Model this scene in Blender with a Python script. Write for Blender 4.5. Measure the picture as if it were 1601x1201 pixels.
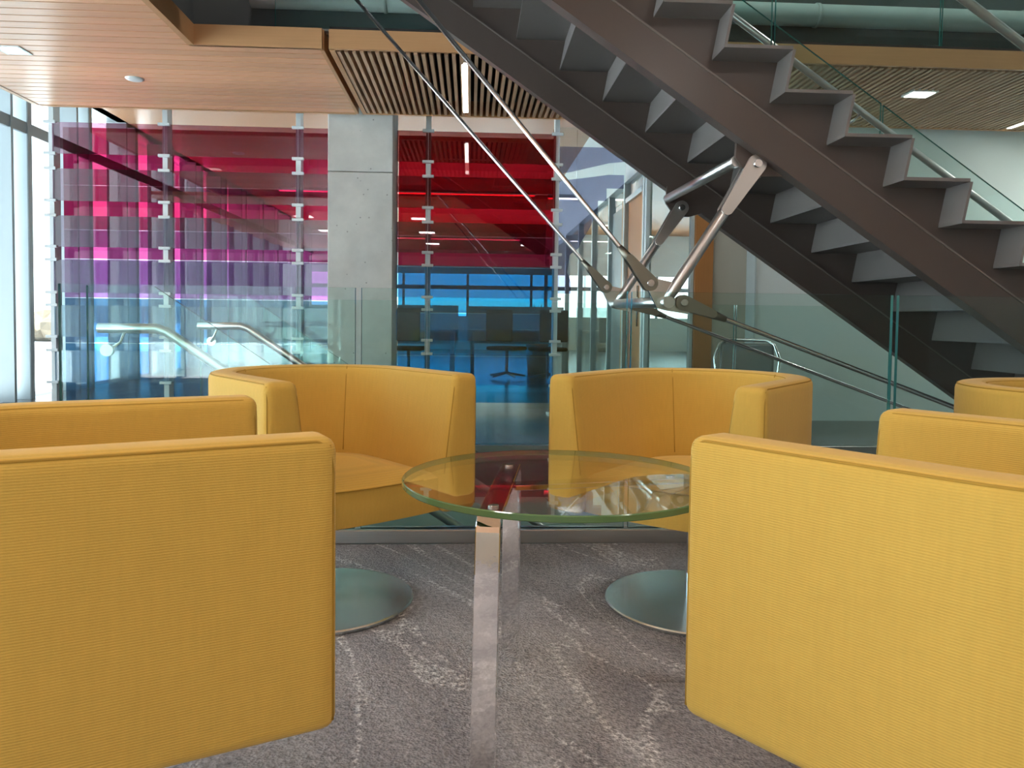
import bpy, bmesh, math, random
from math import sin, cos, pi, radians as R
from mathutils import Vector, Matrix
random.seed(7)
sc = bpy.context.scene
for o in list(bpy.data.objects): bpy.data.objects.remove(o)
COL = sc.collection

# ------------------------------------------------------------------ camera, sky, exposure
cd = bpy.data.cameras.new('camera'); cam = bpy.data.objects.new('camera', cd); COL.objects.link(cam)
cd.sensor_fit = 'HORIZONTAL'; cd.sensor_width = 36.0; cd.lens = 36.0 * 1200 / 1601
cd.shift_y = -50 / 1601; cd.clip_start = .02; cd.clip_end = 800
cam.matrix_world = Matrix.Translation((0, 0, .9)) @ Matrix.Rotation(R(-3.1), 4, 'Z') @ Matrix.Rotation(pi/2 - R(2.4), 4, 'X') @ Matrix.Rotation(.012, 4, 'Z')
sc.camera = cam

w = bpy.data.worlds.new('overcast_sky'); sc.world = w; w.use_nodes = True
nt = w.node_tree; nt.nodes.clear()
out = nt.nodes.new('ShaderNodeOutputWorld'); bg = nt.nodes.new('ShaderNodeBackground')
tc = nt.nodes.new('ShaderNodeTexCoord'); sep = nt.nodes.new('ShaderNodeSeparateXYZ'); rp = nt.nodes.new('ShaderNodeValToRGB')
rp.color_ramp.elements[0].position = .0; rp.color_ramp.elements[0].color = (.95, .98, 1, 1)
rp.color_ramp.elements[1].position = .55; rp.color_ramp.elements[1].color = (.72, .86, 1, 1)
nt.links.new(tc.outputs['Generated'], sep.inputs[0]); nt.links.new(sep.outputs[2], rp.inputs[0])
nt.links.new(rp.outputs[0], bg.inputs[0]); nt.links.new(bg.outputs[0], out.inputs[0])
bg.inputs[1].default_value = 1.6
vs = sc.view_settings
sc.display_settings.display_device = 'sRGB'
vs.view_transform = 'Standard'; vs.look = 'None'; vs.gamma = 1; vs.use_curve_mapping = False
vs.exposure = 1.4
cy = sc.cycles
cy.transparent_max_bounces = 40; cy.max_bounces = 10; cy.diffuse_bounces = 5; cy.glossy_bounces = 5
cy.sample_clamp_indirect = 6; cy.caustics_reflective = False; cy.caustics_refractive = False

sun = bpy.data.lights.new('sun', 'SUN'); sun.energy = 16; sun.angle = R(1); sun.color = (1, .96, .9)
so = bpy.data.objects.new('sun', sun); COL.objects.link(so); so.rotation_euler = (0, R(40), R(20))   # high sun on the far side of the building: lights the snow, never the room

def arealight(name, loc, rot, sx, sy, power=0, color=(1, 1, 1), portal=False, spread=None):
    l = bpy.data.lights.new(name, 'AREA'); l.shape = 'RECTANGLE'; l.size = sx; l.size_y = sy; l.energy = power; l.color = color
    if spread: l.spread = spread
    if portal: l.cycles.is_portal = True
    o = bpy.data.objects.new(name, l); COL.objects.link(o); o.location = loc; o.rotation_euler = rot
    return o
# sampling portals in the real window openings (they add no light of their own)
arealight('window_portal', (-4.97, 1, 1.75), (0, R(-90), 0), 3.5, 12, portal=True)
arealight('window_portal', (-4.97, 14.5, 1.75), (0, R(-90), 0), 3.5, 15, portal=True)
arealight('window_portal', (-3.7, -5.1, 1.5), (R(90), 0, 0), 2.2, 3.0, portal=True)
arealight('window_portal', (-4.97, 2, 4.95), (0, R(-90), 0), 2.4, 14, portal=True)

# ------------------------------------------------------------------ materials
def mat(name):
    m = bpy.data.materials.new(name); m.use_nodes = True
    return m, m.node_tree, m.node_tree.nodes['Principled BSDF']
def N(nt, t, **kw):
    n = nt.nodes.new('ShaderNode' + t)
    for k, v in kw.items():
        if k.startswith('i_'):
            key = k[2:]; n.inputs[int(key) if key.isdigit() else key.replace('_', ' ')].default_value = v
        else: setattr(n, k, v)
    return n
def pbr(name, col, rough=.5, metal=0., var=0., scale=20., bump=0., bscale=80., stretch=None, coat=0.):
    m, nt, b = mat(name)
    b.inputs['Roughness'].default_value = rough; b.inputs['Metallic'].default_value = metal
    b.inputs['Coat Weight'].default_value = coat
    c = (*col, 1); b.inputs['Base Color'].default_value = c
    co = N(nt, 'TexCoord'); v = co.outputs['Object']
    if stretch:
        mp = N(nt, 'Mapping'); mp.inputs['Scale'].default_value = stretch; nt.links.new(v, mp.inputs[0]); v = mp.outputs[0]
    if var:
        n = N(nt, 'TexNoise', i_Scale=scale, i_Detail=5.); nt.links.new(v, n.inputs['Vector'])
        mx = N(nt, 'MixRGB'); mx.inputs[1].default_value = tuple(x*(1-var) for x in col) + (1,); mx.inputs[2].default_value = tuple(min(1, x*(1+var)) for x in col) + (1,)
        nt.links.new(n.outputs[0], mx.inputs[0]); nt.links.new(mx.outputs[0], b.inputs['Base Color'])
    if bump:
        n = N(nt, 'TexNoise', i_Scale=bscale, i_Detail=3.); nt.links.new(v, n.inputs['Vector'])
        bp = N(nt, 'Bump', i_Strength=bump, i_Distance=.004); nt.links.new(n.outputs[0], bp.inputs['Height']); nt.links.new(bp.outputs[0], b.inputs['Normal'])
    return m
def pane(name, tint, f0=.04, rough=0.0, gcol=(1, 1, 1)):
    # clear or tinted sheet glass: straight-through tint plus an angle-dependent mirror, one face of the sheet
    m = bpy.data.materials.new(name); m.use_nodes = True; nt = m.node_tree; nt.nodes.clear()
    o = N(nt, 'OutputMaterial'); t = N(nt, 'BsdfTransparent'); g = N(nt, 'BsdfGlossy'); mx = N(nt, 'MixShader'); lw = N(nt, 'LayerWeight')
    lw.inputs['Blend'].default_value = .5
    t.inputs[0].default_value = (*tint, 1); g.inputs['Roughness'].default_value = rough; g.inputs[0].default_value = (*gcol, 1)
    p = N(nt, 'Math', operation='POWER'); p.inputs[1].default_value = 5
    a = N(nt, 'Math', operation='MULTIPLY_ADD'); a.inputs[1].default_value = 1-f0; a.inputs[2].default_value = f0
    nt.links.new(lw.outputs['Facing'], p.inputs[0]); nt.links.new(p.outputs[0], a.inputs[0]); nt.links.new(a.outputs[0], mx.inputs[0])
    nt.links.new(t.outputs[0], mx.inputs[1]); nt.links.new(g.outputs[0], mx.inputs[2]); nt.links.new(mx.outputs[0], o.inputs[0])
    return m
def emit(name, col, s):
    m = bpy.data.materials.new(name); m.use_nodes = True; nt = m.node_tree; nt.nodes.clear()
    o = N(nt, 'OutputMaterial'); e = N(nt, 'Emission'); e.inputs[0].default_value = (*col, 1); e.inputs[1].default_value = s
    nt.links.new(e.outputs[0], o.inputs[0]); return m

def fabric(name, col):
    m, nt, b = mat(name); L = nt.links
    b.inputs['Roughness'].default_value = .85; b.inputs['Sheen Weight'].default_value = .15; b.inputs['Sheen Roughness'].default_value = .5
    b.inputs['Specular IOR Level'].default_value = .25
    co = N(nt, 'TexCoord'); v = co.outputs['Object']
    wv = N(nt, 'TexWave', wave_type='BANDS', bands_direction='Z', wave_profile='SIN', i_Scale=92., i_Distortion=.6, i_Detail=1.)
    L.new(v, wv.inputs['Vector'])
    mp = N(nt, 'Mapping'); mp.inputs['Scale'].default_value = (260, 260, 700); L.new(v, mp.inputs[0])
    ns = N(nt, 'TexNoise', i_Scale=1., i_Detail=2.); L.new(mp.outputs[0], ns.inputs['Vector'])
    mp2 = N(nt, 'Mapping'); mp2.inputs['Scale'].default_value = (120, 120, 14); L.new(v, mp2.inputs[0])
    n2 = N(nt, 'TexNoise', i_Scale=1., i_Detail=3.); L.new(mp2.outputs[0], n2.inputs['Vector'])
    ad = N(nt, 'Math', operation='MULTIPLY_ADD'); ad.inputs[1].default_value = .8; L.new(ns.outputs[0], ad.inputs[0]); L.new(wv.outputs['Fac'], ad.inputs[2])
    mx = N(nt, 'MixRGB'); mx.inputs[1].default_value = tuple(x*.86 for x in col) + (1,); mx.inputs[2].default_value = tuple(min(1, x*1.12) for x in col) + (1,)
    m3 = N(nt, 'Math', operation='MULTIPLY_ADD'); m3.inputs[1].default_value = .35; L.new(ad.outputs[0], m3.inputs[0])
    m4 = N(nt, 'Math', operation='MULTIPLY'); m4.inputs[1].default_value = .45; L.new(n2.outputs[0], m4.inputs[0]); L.new(m4.outputs[0], m3.inputs[2])
    L.new(m3.outputs[0], mx.inputs[0]); L.new(mx.outputs[0], b.inputs['Base Color'])
    bp = N(nt, 'Bump', i_Strength=.3, i_Distance=.0012); L.new(ad.outputs[0], bp.inputs['Height']); L.new(bp.outputs[0], b.inputs['Normal'])
    return m

def carpet_mat():
    m, nt, b = mat('loop_carpet'); L = nt.links
    b.inputs['Roughness'].default_value = .95; b.inputs['Specular IOR Level'].default_value = .15
    co = N(nt, 'TexCoord'); v = co.outputs['Object']
    # broad dark and light fields with drawn-out light veins running diagonally
    mp = N(nt, 'Mapping'); mp.vector_type = 'TEXTURE'; mp.inputs['Rotation'].default_value = (0, 0, R(-66)); mp.inputs['Scale'].default_value = (1.5, .42, 1); L.new(v, mp.inputs[0])
    br = N(nt, 'TexNoise', i_Scale=1.5, i_Detail=3., i_Distortion=.7); L.new(mp.outputs[0], br.inputs['Vector'])
    r1 = N(nt, 'ValToRGB'); e = r1.color_ramp.elements; e[0].position = .36; e[0].color = (.32, .305, .32, 1); e[1].position = .66; e[1].color = (.52, .505, .52, 1)
    L.new(br.outputs[0], r1.inputs[0])
    vn = N(nt, 'TexNoise', i_Scale=1.15, i_Detail=4., i_Distortion=1.1); L.new(mp.outputs[0], vn.inputs['Vector'])
    r2 = N(nt, 'ValToRGB'); r2.color_ramp.elements[0].position = .487; r2.color_ramp.elements[0].color = (0, 0, 0, 1)
    r2.color_ramp.elements[1].position = .497; r2.color_ramp.elements[1].color = (1, 1, 1, 1)
    x = r2.color_ramp.elements.new(.506); x.color = (1, 1, 1, 1); x = r2.color_ramp.elements.new(.535); x.color = (0, 0, 0, 1)
    L.new(vn.outputs[0], r2.inputs[0])
    tuft = N(nt, 'TexVoronoi', i_Scale=150.); L.new(v, tuft.inputs['Vector'])
    tn = N(nt, 'TexNoise', i_Scale=70., i_Detail=6., i_Roughness=.7); L.new(v, tn.inputs['Vector'])
    ms = N(nt, 'Math', operation='MULTIPLY'); L.new(r2.outputs[0], ms.inputs[0])
    rt = N(nt, 'ValToRGB'); rt.color_ramp.elements[0].position = .42; rt.color_ramp.elements[1].position = .6; L.new(tn.outputs[0], rt.inputs[0]); L.new(rt.outputs[0], ms.inputs[1])
    mx = N(nt, 'MixRGB'); L.new(ms.outputs[0], mx.inputs[0]); L.new(r1.outputs[0], mx.inputs[1]); mx.inputs[2].default_value = (.75, .74, .74, 1)
    m2 = N(nt, 'MixRGB', blend_type='MULTIPLY'); m2.inputs[0].default_value = .85; L.new(mx.outputs[0], m2.inputs[1])
    r3 = N(nt, 'ValToRGB'); r3.color_ramp.elements[0].position = .3; r3.color_ramp.elements[0].color = (.5, .5, .5, 1); r3.color_ramp.elements[1].position = .62; r3.color_ramp.elements[1].color = (1.5, 1.5, 1.5, 1)
    L.new(tn.outputs[0], r3.inputs[0]); L.new(r3.outputs[0], m2.inputs[2]); L.new(m2.outputs[0], b.inputs['Base Color'])
    h = N(nt, 'Math', operation='MULTIPLY_ADD'); h.inputs[1].default_value = 1.3; L.new(tn.outputs[0], h.inputs[0]); L.new(tuft.outputs['Distance'], h.inputs[2])
    bp = N(nt, 'Bump', i_Strength=.9, i_Distance=.008); L.new(h.outputs[0], bp.inputs['Height']); L.new(bp.outputs[0], b.inputs['Normal'])
    return m

def wood_mat(name, col, axis='X', rough=.38, var=.16):
    m, nt, b = mat(name); L = nt.links
    b.inputs['Roughness'].default_value = rough
    co = N(nt, 'TexCoord'); oi = N(nt, 'ObjectInfo')
    mp = N(nt, 'Mapping'); mp.inputs['Scale'].default_value = {'X': (1.2, 38, 38), 'Y': (38, 1.2, 38), 'Z': (38, 38, 1.2)}[axis]
    ad = N(nt, 'VectorMath', operation='ADD'); L.new(co.outputs['Object'], ad.inputs[0]); L.new(oi.outputs['Random'], ad.inputs[1]); L.new(ad.outputs[0], mp.inputs[0])
    n = N(nt, 'TexNoise', i_Scale=1.6, i_Detail=6., i_Distortion=.5); L.new(mp.outputs[0], n.inputs['Vector'])
    s = N(nt, 'Math', operation='MULTIPLY_ADD'); s.inputs[1].default_value = .45; L.new(oi.outputs['Random'], s.inputs[0])
    h = N(nt, 'Math', operation='MULTIPLY'); h.inputs[1].default_value = .7; L.new(n.outputs[0], h.inputs[0]); L.new(h.outputs[0], s.inputs[2])
    mx = N(nt, 'MixRGB'); mx.inputs[1].default_value = tuple(x*(1-var) for x in col) + (1,); mx.inputs[2].default_value = tuple(x*(1+var) for x in col) + (1,)
    L.new(s.outputs[0], mx.inputs[0]); L.new(mx.outputs[0], b.inputs['Base Color'])
    return m

def concrete_mat():
    m, nt, b = mat('cast_concrete'); L = nt.links
    b.inputs['Roughness'].default_value = .75
    v = N(nt, 'TexCoord').outputs['Object']
    n = N(nt, 'TexNoise', i_Scale=2.2, i_Detail=7., i_Roughness=.65); L.new(v, n.inputs['Vector'])
    r = N(nt, 'ValToRGB'); e = r.color_ramp.elements; e[0].position = .3; e[0].color = (.50, .505, .49, 1); e[1].position = .72; e[1].color = (.68, .68, .65, 1); L.new(n.outputs[0], r.inputs[0])
    p = N(nt, 'TexVoronoi', i_Scale=11.); L.new(v, p.inputs['Vector'])
    rr = N(nt, 'ValToRGB'); rr.color_ramp.elements[0].position = .05; rr.color_ramp.elements[0].color = (.25, .25, .25, 1); rr.color_ramp.elements[1].position = .09; rr.color_ramp.elements[1].color = (1, 1, 1, 1)
    L.new(p.outputs['Distance'], rr.inputs[0])
    mx = N(nt, 'MixRGB', blend_type='MULTIPLY'); mx.inputs[0].default_value = .6; L.new(r.outputs[0], mx.inputs[1]); L.new(rr.outputs[0], mx.inputs[2]); L.new(mx.outputs[0], b.inputs['Base Color'])
    bp = N(nt, 'Bump', i_Strength=.4, i_Distance=.004); L.new(rr.outputs[0], bp.inputs['Height']); L.new(bp.outputs[0], b.inputs['Normal'])
    return m

def brushed_disc():
    m, nt, b = mat('spun_steel'); L = nt.links
    b.inputs['Metallic'].default_value = 1; b.inputs['Base Color'].default_value = (.62, .66, .66, 1); b.inputs['Roughness'].default_value = .24
    b.inputs['Anisotropic'].default_value = .75
    tg = N(nt, 'Tangent', direction_type='RADIAL', axis='Z'); L.new(tg.outputs[0], b.inputs['Tangent'])
    return m

M = dict(
    yellow=fabric('yellow_wool', (.63, .405, .08)),
    seam=pbr('yellow_thread', (.40, .23, .025), .8),
    steel=pbr('brushed_steel', (.62, .61, .59), .3, 1, var=.06, scale=6, stretch=(1, 40, 40)),
    disc=brushed_disc(),
    chrome=pbr('polished_chrome', (.86, .87, .88), .04, 1, bump=.05, bscale=26),
    tube=pbr('satin_steel_tube', (.66, .66, .65), .3, 1),
    rod=pbr('bright_steel_rod', (.75, .75, .75), .2, 1),
    clevis=pbr('cast_steel', (.24, .23, .19), .42, 1, bump=.1, bscale=90),
    paint=pbr('taupe_steel_paint', (.085, .064, .055), .36, 0, var=.05, scale=3),
    lip=pbr('lip_highlight_paint', (.17, .14, .125), .4),  # paler than the taupe paint: the highlight along the lip is painted in
    tread=pbr('lit_taupe_paint', (.17, .155, .148), .42, 0, var=.05, scale=3),  # same taupe paint, lightened: the light on the steps is put into the colour
    carpet=carpet_mat(),
    floor2=pbr('polished_grey_floor', (.13, .13, .125), .25, 0, var=.22, scale=3.5),
    concrete=concrete_mat(),
    pale=pbr('pale_soffit', (.62, .63, .61), .8, 0, var=.05, scale=2),
    white=pbr('white_plaster', (.72, .76, .75), .7, 0, var=.02, scale=3),
    beige=pbr('beige_panel', (.50, .44, .36), .6, 0, var=.06, scale=2, stretch=(3, 3, .5)),
    plank=wood_mat('oak_plank', (.68, .37, .21), 'X', .36, .3),
    slat=wood_mat('oak_slat', (.52, .34, .21), 'Y', .5),
    fascia=wood_mat('oak_fascia', (.50, .265, .12), 'X', .4),
    doorwood=wood_mat('orange_oak', (.42, .17, .05), 'Z', .4),
    black=pbr('matt_black', (.012, .012, .013), .8),
    dark=pbr('dark_grey_slab', (.09, .095, .095), .7, 0, var=.1, scale=2),
    alu=pbr('pale_aluminium', (.60, .67, .69), .4, .35),
    aludark=pbr('grey_aluminium', (.27, .30, .31), .4, .4),
    post=pbr('pale_painted_steel', (.72, .76, .77), .4, 0),
    whitelam=pbr('white_laminate', (.75, .77, .76), .4),
    snow=pbr('snow', (.86, .88, .92), .9, 0, var=.05, scale=.2),
    bark=pbr('winter_trees', (.16, .12, .08), .9, 0, var=.35, scale=.6),
    leaf=pbr('leaf_green', (.05, .12, .04), .5, 0, var=.3, scale=9),
    pot=pbr('grey_pot', (.2, .2, .2), .5),
    guard=pane('guard_glass', (.90, .967, .952), .02),
    gedge=pbr('glass_edge', (.05, .22, .19), .12, 0),
    window=pane('window_glass', (.90, .97, .98), .04),
    tglass=pane('table_glass', (.95, .97, .95), .045),
    tunder=pane('table_glass_underside', (.95, .97, .95), .0),
    tedge=pbr('table_glass_edge', (.12, .22, .09), .08, 0),
    clear=pane('office_glass', (.92, .96, .95), .04),
    film=pane('lilac_film', (.60, .60, .72), .03, .25, (.7, .7, .85)),
    lamp=emit('lamp_white', (1, .97, .92), 7),
    lampsoft=emit('lamp_soft', (1, .97, .93), 3),
    lampwarm=emit('lamp_strip', (1, .93, .85), 3.5),
)

# ------------------------------------------------------------------ mesh helpers
class MB:
    def __init__(s): s.v = []; s.f = []; s.mi = []; s.sm = []
    def add(s, vs, fs, mi=0, smooth=False):
        n = len(s.v); s.v += [tuple(p) for p in vs]
        for f in fs: s.f.append([i+n for i in f]); s.mi.append(mi); s.sm.append(smooth)
        return s
    def box(s, x0, x1, y0, y1, z0, z1, mi=0, edge=None, axis=None):
        vs = [(x0, y0, z0), (x1, y0, z0), (x1, y1, z0), (x0, y1, z0), (x0, y0, z1), (x1, y0, z1), (x1, y1, z1), (x0, y1, z1)]
        fs = [[0, 3, 2, 1], [4, 5, 6, 7], [0, 1, 5, 4], [1, 2, 6, 5], [2, 3, 7, 6], [3, 0, 4, 7]]
        if edge is None: return s.add(vs, fs, mi)
        big = {'x': (3, 5), 'y': (2, 4), 'z': (0, 1)}[axis]
        for i, f in enumerate(fs): s.add(vs, [f], mi if i in big else edge)
        return s
    def prism(s, poly, y0, y1, mi=0, edge=None, plane='xz'):
        n = len(poly)
        P = (lambda a, b, d: (a, d, b)) if plane == 'xz' else ((lambda a, b, d: (d, a, b)) if plane == 'yz' else (lambda a, b, d: (a, b, d)))
        vs = [P(a, b, y0) for a, b in poly] + [P(a, b, y1) for a, b in poly]
        s.add(vs, [list(range(n)), list(range(2*n-1, n-1, -1))], mi)
        s.add(vs, [[i, i+n, (i+1) % n+n, (i+1) % n] for i in range(n)], mi if edge is None else edge)
        return s
    def tube(s, pts, r, seg=12, mi=0, cap=True):
        pts = [Vector(p) for p in pts]; rs = r if isinstance(r, (list, tuple)) else [r]*len(pts)
        vs = []; fs = []; up = None
        for i, p in enumerate(pts):
            a = pts[max(0, i-1)]; b = pts[min(len(pts)-1, i+1)]; d = (b-a).normalized()
            if up is None:
                up = Vector((0, 0, 1)) if abs(d.z) < .9 else Vector((1, 0, 0))
            u = (up - d*up.dot(d)).normalized(); up = u; q = d.cross(u)
            for k in range(seg):
                t = 2*pi*k/seg; vs.append(p + (u*cos(t)+q*sin(t))*rs[i])
        for i in range(len(pts)-1):
            for k in range(seg): fs.append([i*seg+k, i*seg+(k+1) % seg, (i+1)*seg+(k+1) % seg, (i+1)*seg+k])
        s.add(vs, fs, mi, True)
        if cap:
            n = len(s.v)-len(vs)
            s.f.append([n+k for k in range(seg-1, -1, -1)]); s.mi.append(mi); s.sm.append(False)
            s.f.append([n+(len(pts)-1)*seg+k for k in range(seg)]); s.mi.append(mi); s.sm.append(False)
        return s
    def lathe(s, prof, seg=48, c=(0, 0), mi=0, smooth=True):
        vs = []; fs = []
        for r, z in prof:
            for k in range(seg): t = 2*pi*k/seg; vs.append((c[0]+r*cos(t), c[1]+r*sin(t), z))
        for i in range(len(prof)-1):
            for k in range(seg): fs.append([i*seg+k, i*seg+(k+1) % seg, (i+1)*seg+(k+1) % seg, (i+1)*seg+k])
        return s.add(vs, fs, mi, smooth)
    def bar(s, a, b, wy, h, mi=0):   # box beam from a to b (in a plane of constant Y), width wy along Y, h across
        a = Vector(a); b = Vector(b); d = (b-a).normalized(); n = Vector((-d.z, 0, d.x)); vs = []
        for p in (a, b):
            for sy, sn in ((-1, -1), (1, -1), (1, 1), (-1, 1)): vs.append(p + Vector((0, sy*wy/2, 0)) + n*sn*h/2)
        return s.add(vs, [[0, 1, 2, 3], [7, 6, 5, 4], [0, 4, 5, 1], [1, 5, 6, 2], [2, 6, 7, 3], [3, 7, 4, 0]], mi)
    def build(s, name, mats, parent=None, bevel=0, seg=2, ang=40):
        me = bpy.data.meshes.new(name); me.from_pydata(s.v, [], s.f)
        if not isinstance(mats, (list, tuple)): mats = [mats]
        for m in mats: me.materials.append(m)
        me.polygons.foreach_set('material_index', s.mi); me.polygons.foreach_set('use_smooth', s.sm)
        bm = bmesh.new(); bm.from_mesh(me); bmesh.ops.recalc_face_normals(bm, faces=bm.faces); bm.to_mesh(me); bm.free()
        me.update()
        o = bpy.data.objects.new(name, me); COL.objects.link(o)
        if parent: o.parent = parent
        if bevel:
            b = o.modifiers.new('edge', 'BEVEL'); b.width = bevel; b.segments = seg; b.limit_method = 'ANGLE'; b.angle_limit = R(ang)
            try: b.harden_normals = False
            except Exception: pass
        return o
def tag(o, label=None, cat=None, group=None, kind=None):
    for k, v in (('label', label), ('category', cat), ('group', group), ('kind', kind)):
        if v: o[k] = v
    return o
def empty(name, loc=(0, 0, 0), rz=0, **kw):
    o = bpy.data.objects.new(name, None); COL.objects.link(o); o.location = loc; o.rotation_euler = (0, 0, rz); o.empty_display_size = .1
    return tag(o, **kw)
def struct(o, label=None, cat=None): return tag(o, label, cat, kind='structure')
def twin(src, parent=None, loc=None):
    c = src.copy(); COL.objects.link(c)
    if parent: c.parent = parent
    if loc: c.location = loc
    return c
def copy_tree(o, parent=None):
    c = o.copy(); COL.objects.link(c); c.parent = parent
    for ch in [k for k in bpy.data.objects if k.parent == o]: copy_tree(ch, c)
    return c

ZC = 2.65
LP, UP, WP = 4, 18, 14   # lamp powers in watts
# ------------------------------------------------------------------ floors, slabs, ceilings
struct(MB().box(-4.75, 7, -5.2, 3.05, -.3, 0).build('floor', M['carpet']), 'grey loop-pile carpet with light diagonal veins under the yellow chairs', 'floor')
f2 = MB(); f2.box(-4.75, -1.62, 3.05, 5.15, -.3, 0); f2.box(-4.75, 7, 5.15, 23, -.3, 0)
struct(f2.build('floor', M['floor2']), 'polished grey floor beyond the stair opening', 'floor')
struct(MB().box(-4.75, 7.2, 2.6, 6, -3.75, -3.6).build('floor', M['floor2']), 'dark lower-storey floor at the foot of the stairwell', 'floor')
well = MB(); well.box(-1.62, 7, 5.15, 5.2, -3.6, -.3); well.box(-1.66, -1.62, 3.05, 5.15, -3.6, -.3); well.box(-1.62, 7, 3.0, 3.05, -3.6, -.3)
struct(well.build('wall_stairwell', M['pale']), 'dark walls of the stairwell below the floor edge', 'wall')

ceil = empty('ceiling', label='oak plank ceiling at the upper left with narrow dark joints', cat='ceiling', kind='structure')
pl = {}
def plank(x0, x1, y):
    key = (x0, x1)
    if key not in pl:
        pl[key] = MB().box(x0, x1, .005, .100, 0, .016).build('plank', M['plank'], ceil, .002, 1); o = pl[key]
    else: o = twin(pl[key], ceil)
    o.location = (0, y, ZC); return o
y = 3.58
while y < 6.66:
    plank(-3.62, -1.84 if y < 5.1 else -1.0, y); y += .104
MB().box(-3.62, -1.84, 2.9, 6.70, ZC+.016, ZC+.09).build('backing_board', M['black'], ceil)
MB().box(-1.84, -1.0, 5.16, 6.70, ZC+.016, ZC+.09).build('backing_board', M['black'], ceil)
MB().box(-3.66, -3.62, 2.9, 6.70, ZC-.004, ZC+.10).build('edge_trim', M['fascia'], ceil)
MB().box(-3.62, -1.0, 6.70, 6.74, ZC-.004, ZC+.10).build('edge_trim', M['fascia'], ceil)
# wooden upstands round the ceiling opening
MB().box(-1.84, -1.80, 2.9, 5.13, ZC-.004, ZC+.13).build('fascia_board', M['fascia'], ceil)
MB().box(-1.84, -.985, 5.13, 5.16, ZC+.0, ZC+.13).build('fascia_board', M['fascia'], ceil)
MB().box(-1.0, -.975, 5.16, 6.72, ZC-.004, ZC+.13).build('fascia_board', M['fascia'], ceil)
struct(MB().box(-4.75, 7, -5.2, 2.9, ZC, ZC+.05).build('ceiling', M['plank']), 'oak ceiling over the lounge, behind the camera', 'ceiling')

slc = empty('ceiling', label='oak slat ceiling beyond the stair opening, dark gaps between slats', cat='ceiling', kind='structure')
s0 = None; x = -.90; nsl = 0
sl_y1 = 6.70
while x < 6.2:
    if s0 is None: s0 = MB().box(0, .024, 5.19, sl_y1, 0, .075).build('slat', M['slat'], slc); s0.location = (x, 0, ZC)
    else: twin(s0, slc, (x, 0, ZC))
    x += .0505
MB().box(-.94, 6.9, 5.155, sl_y1+.04, ZC+.13, ZC+.15).build('backing_board', M['black'], slc)
MB().box(-.94, 6.9, 5.13, 5.155, ZC, ZC+.125).build('fascia_board', M['fascia'], slc)
MB().box(-.94, -.905, 5.155, sl_y1+.03, ZC-.004, ZC+.125).build('fascia_board', M['fascia'], slc)
MB().box(-.905, 6.9, sl_y1, sl_y1+.03, ZC-.004, ZC+.125).build('fascia_board', M['fascia'], slc)

slab = MB(); slab.box(-3.62, 7, -5.2, 3.0, ZC+.2, 3.7); slab.box(-3.62, -1.9, 3.0, 5.4, ZC+.2, 3.7); slab.box(-3.62, 7, 5.4, 6.6, ZC+.17, 3.7); slab.box(-4.75, 7, 6.6, 9.2, 3.55, 3.7); slab.box(-4.75, -3.62, -5.2, 6.6, 3.55, 3.7)
struct(slab.build('slab_upper', M['dark']), 'dark edge of the upper floor slab round the stair opening', 'slab')
struct(MB().box(-4.75, 7, 6.6, 9.2, 3.48, 3.55).build('ceiling', M['concrete']), 'bare concrete soffit between plank ceiling and coloured screen', 'ceiling')
struct(MB().box(-4.75, 7, 9.2, 23, 3.48, 3.55).build('ceiling', M['doorwood']), 'brown ceiling of the office behind the coloured screen', 'ceiling')
struct(MB().box(-4.75, 7, -5.2, 9.2, 6.2, 6.4).build('ceiling', M['dark']), 'dark ceiling of the upper storey', 'ceiling')
struct(MB().box(-4.75, 7, 9.2, 9.35, 3.55, 6.2).build('wall_upper_back', M['dark']), 'dark back wall of the upper storey', 'wall')
struct(MB().box(7, 7.15, -5.2, 23, -3.6, 6.4).build('wall_right', M['white']), 'white end wall at the right, outside the view', 'wall')

# ------------------------------------------------------------------ window wall on the left, window wall behind the camera, far office windows
def windowwall(n, label, along, fixed, a0, a1, step, zt, z0, depth, sgn, first, heads, second=0):
    wd = empty('window_%d' % n, label=label, cat='window', kind='structure')
    def bx(mb, p0, p1, d0, d1, za, zb, **k):
        d0, d1 = sorted((d0, d1))
        if along == 'y': mb.box(fixed+d0, fixed+d1, p0, p1, za, zb, **k)
        else: mb.box(p0, p1, fixed+d0, fixed+d1, za, zb, **k)
        return mb
    p = first; cuts = []
    while p < a1: cuts.append(p); p += step
    for p in cuts: bx(MB(), p-.035, p+.035, 0, sgn*depth, z0, zt).build('mullion', [M['alu']], wd)
    for p in cuts: bx(MB(), p-.037, p+.037, sgn*depth, sgn*(depth+.012), z0, zt).build('cover_strip', [M['aludark']], wd)
    if second:
        for p in cuts: bx(MB(), p+second-.02, p+second+.02, sgn*.05, sgn*(depth+.01), z0, zt).build('slim_mullion', M['aludark'], wd)
    for zz in heads: bx(MB(), a0, a1, sgn*(depth-.03), sgn*(depth+.0), zz-.06, zz+.06).build('transom', M['aludark'], wd)
    edges = [a0]+cuts+[a1]
    for i in range(len(edges)-1):
        if edges[i+1]-edges[i] > .2:
            bx(MB(), edges[i]+.02, edges[i+1]-.02, sgn*.03, sgn*.042, z0+.02, zt-.02).build('pane', M['window'], wd)
    return wd
windowwall(1, 'full-height window wall with pale aluminium mullions at the left', 'y', -4.95, -5.2, 23, 1.3, 3.48, 0, .30, 1, -4.6, (2.84,), second=-.31)
windowwall(2, 'window wall behind the camera', 'x', -5.35, -4.75, -2.6, 1.5, 2.65, 0, .2, 1, -4.2, (2.3,))
struct(MB().box(-4.95, 7, -5.4, -5.2, 2.65, 6.4).build('wall_front', M['beige']), 'plain wall above the rear windows, behind the camera', 'wall')
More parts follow.
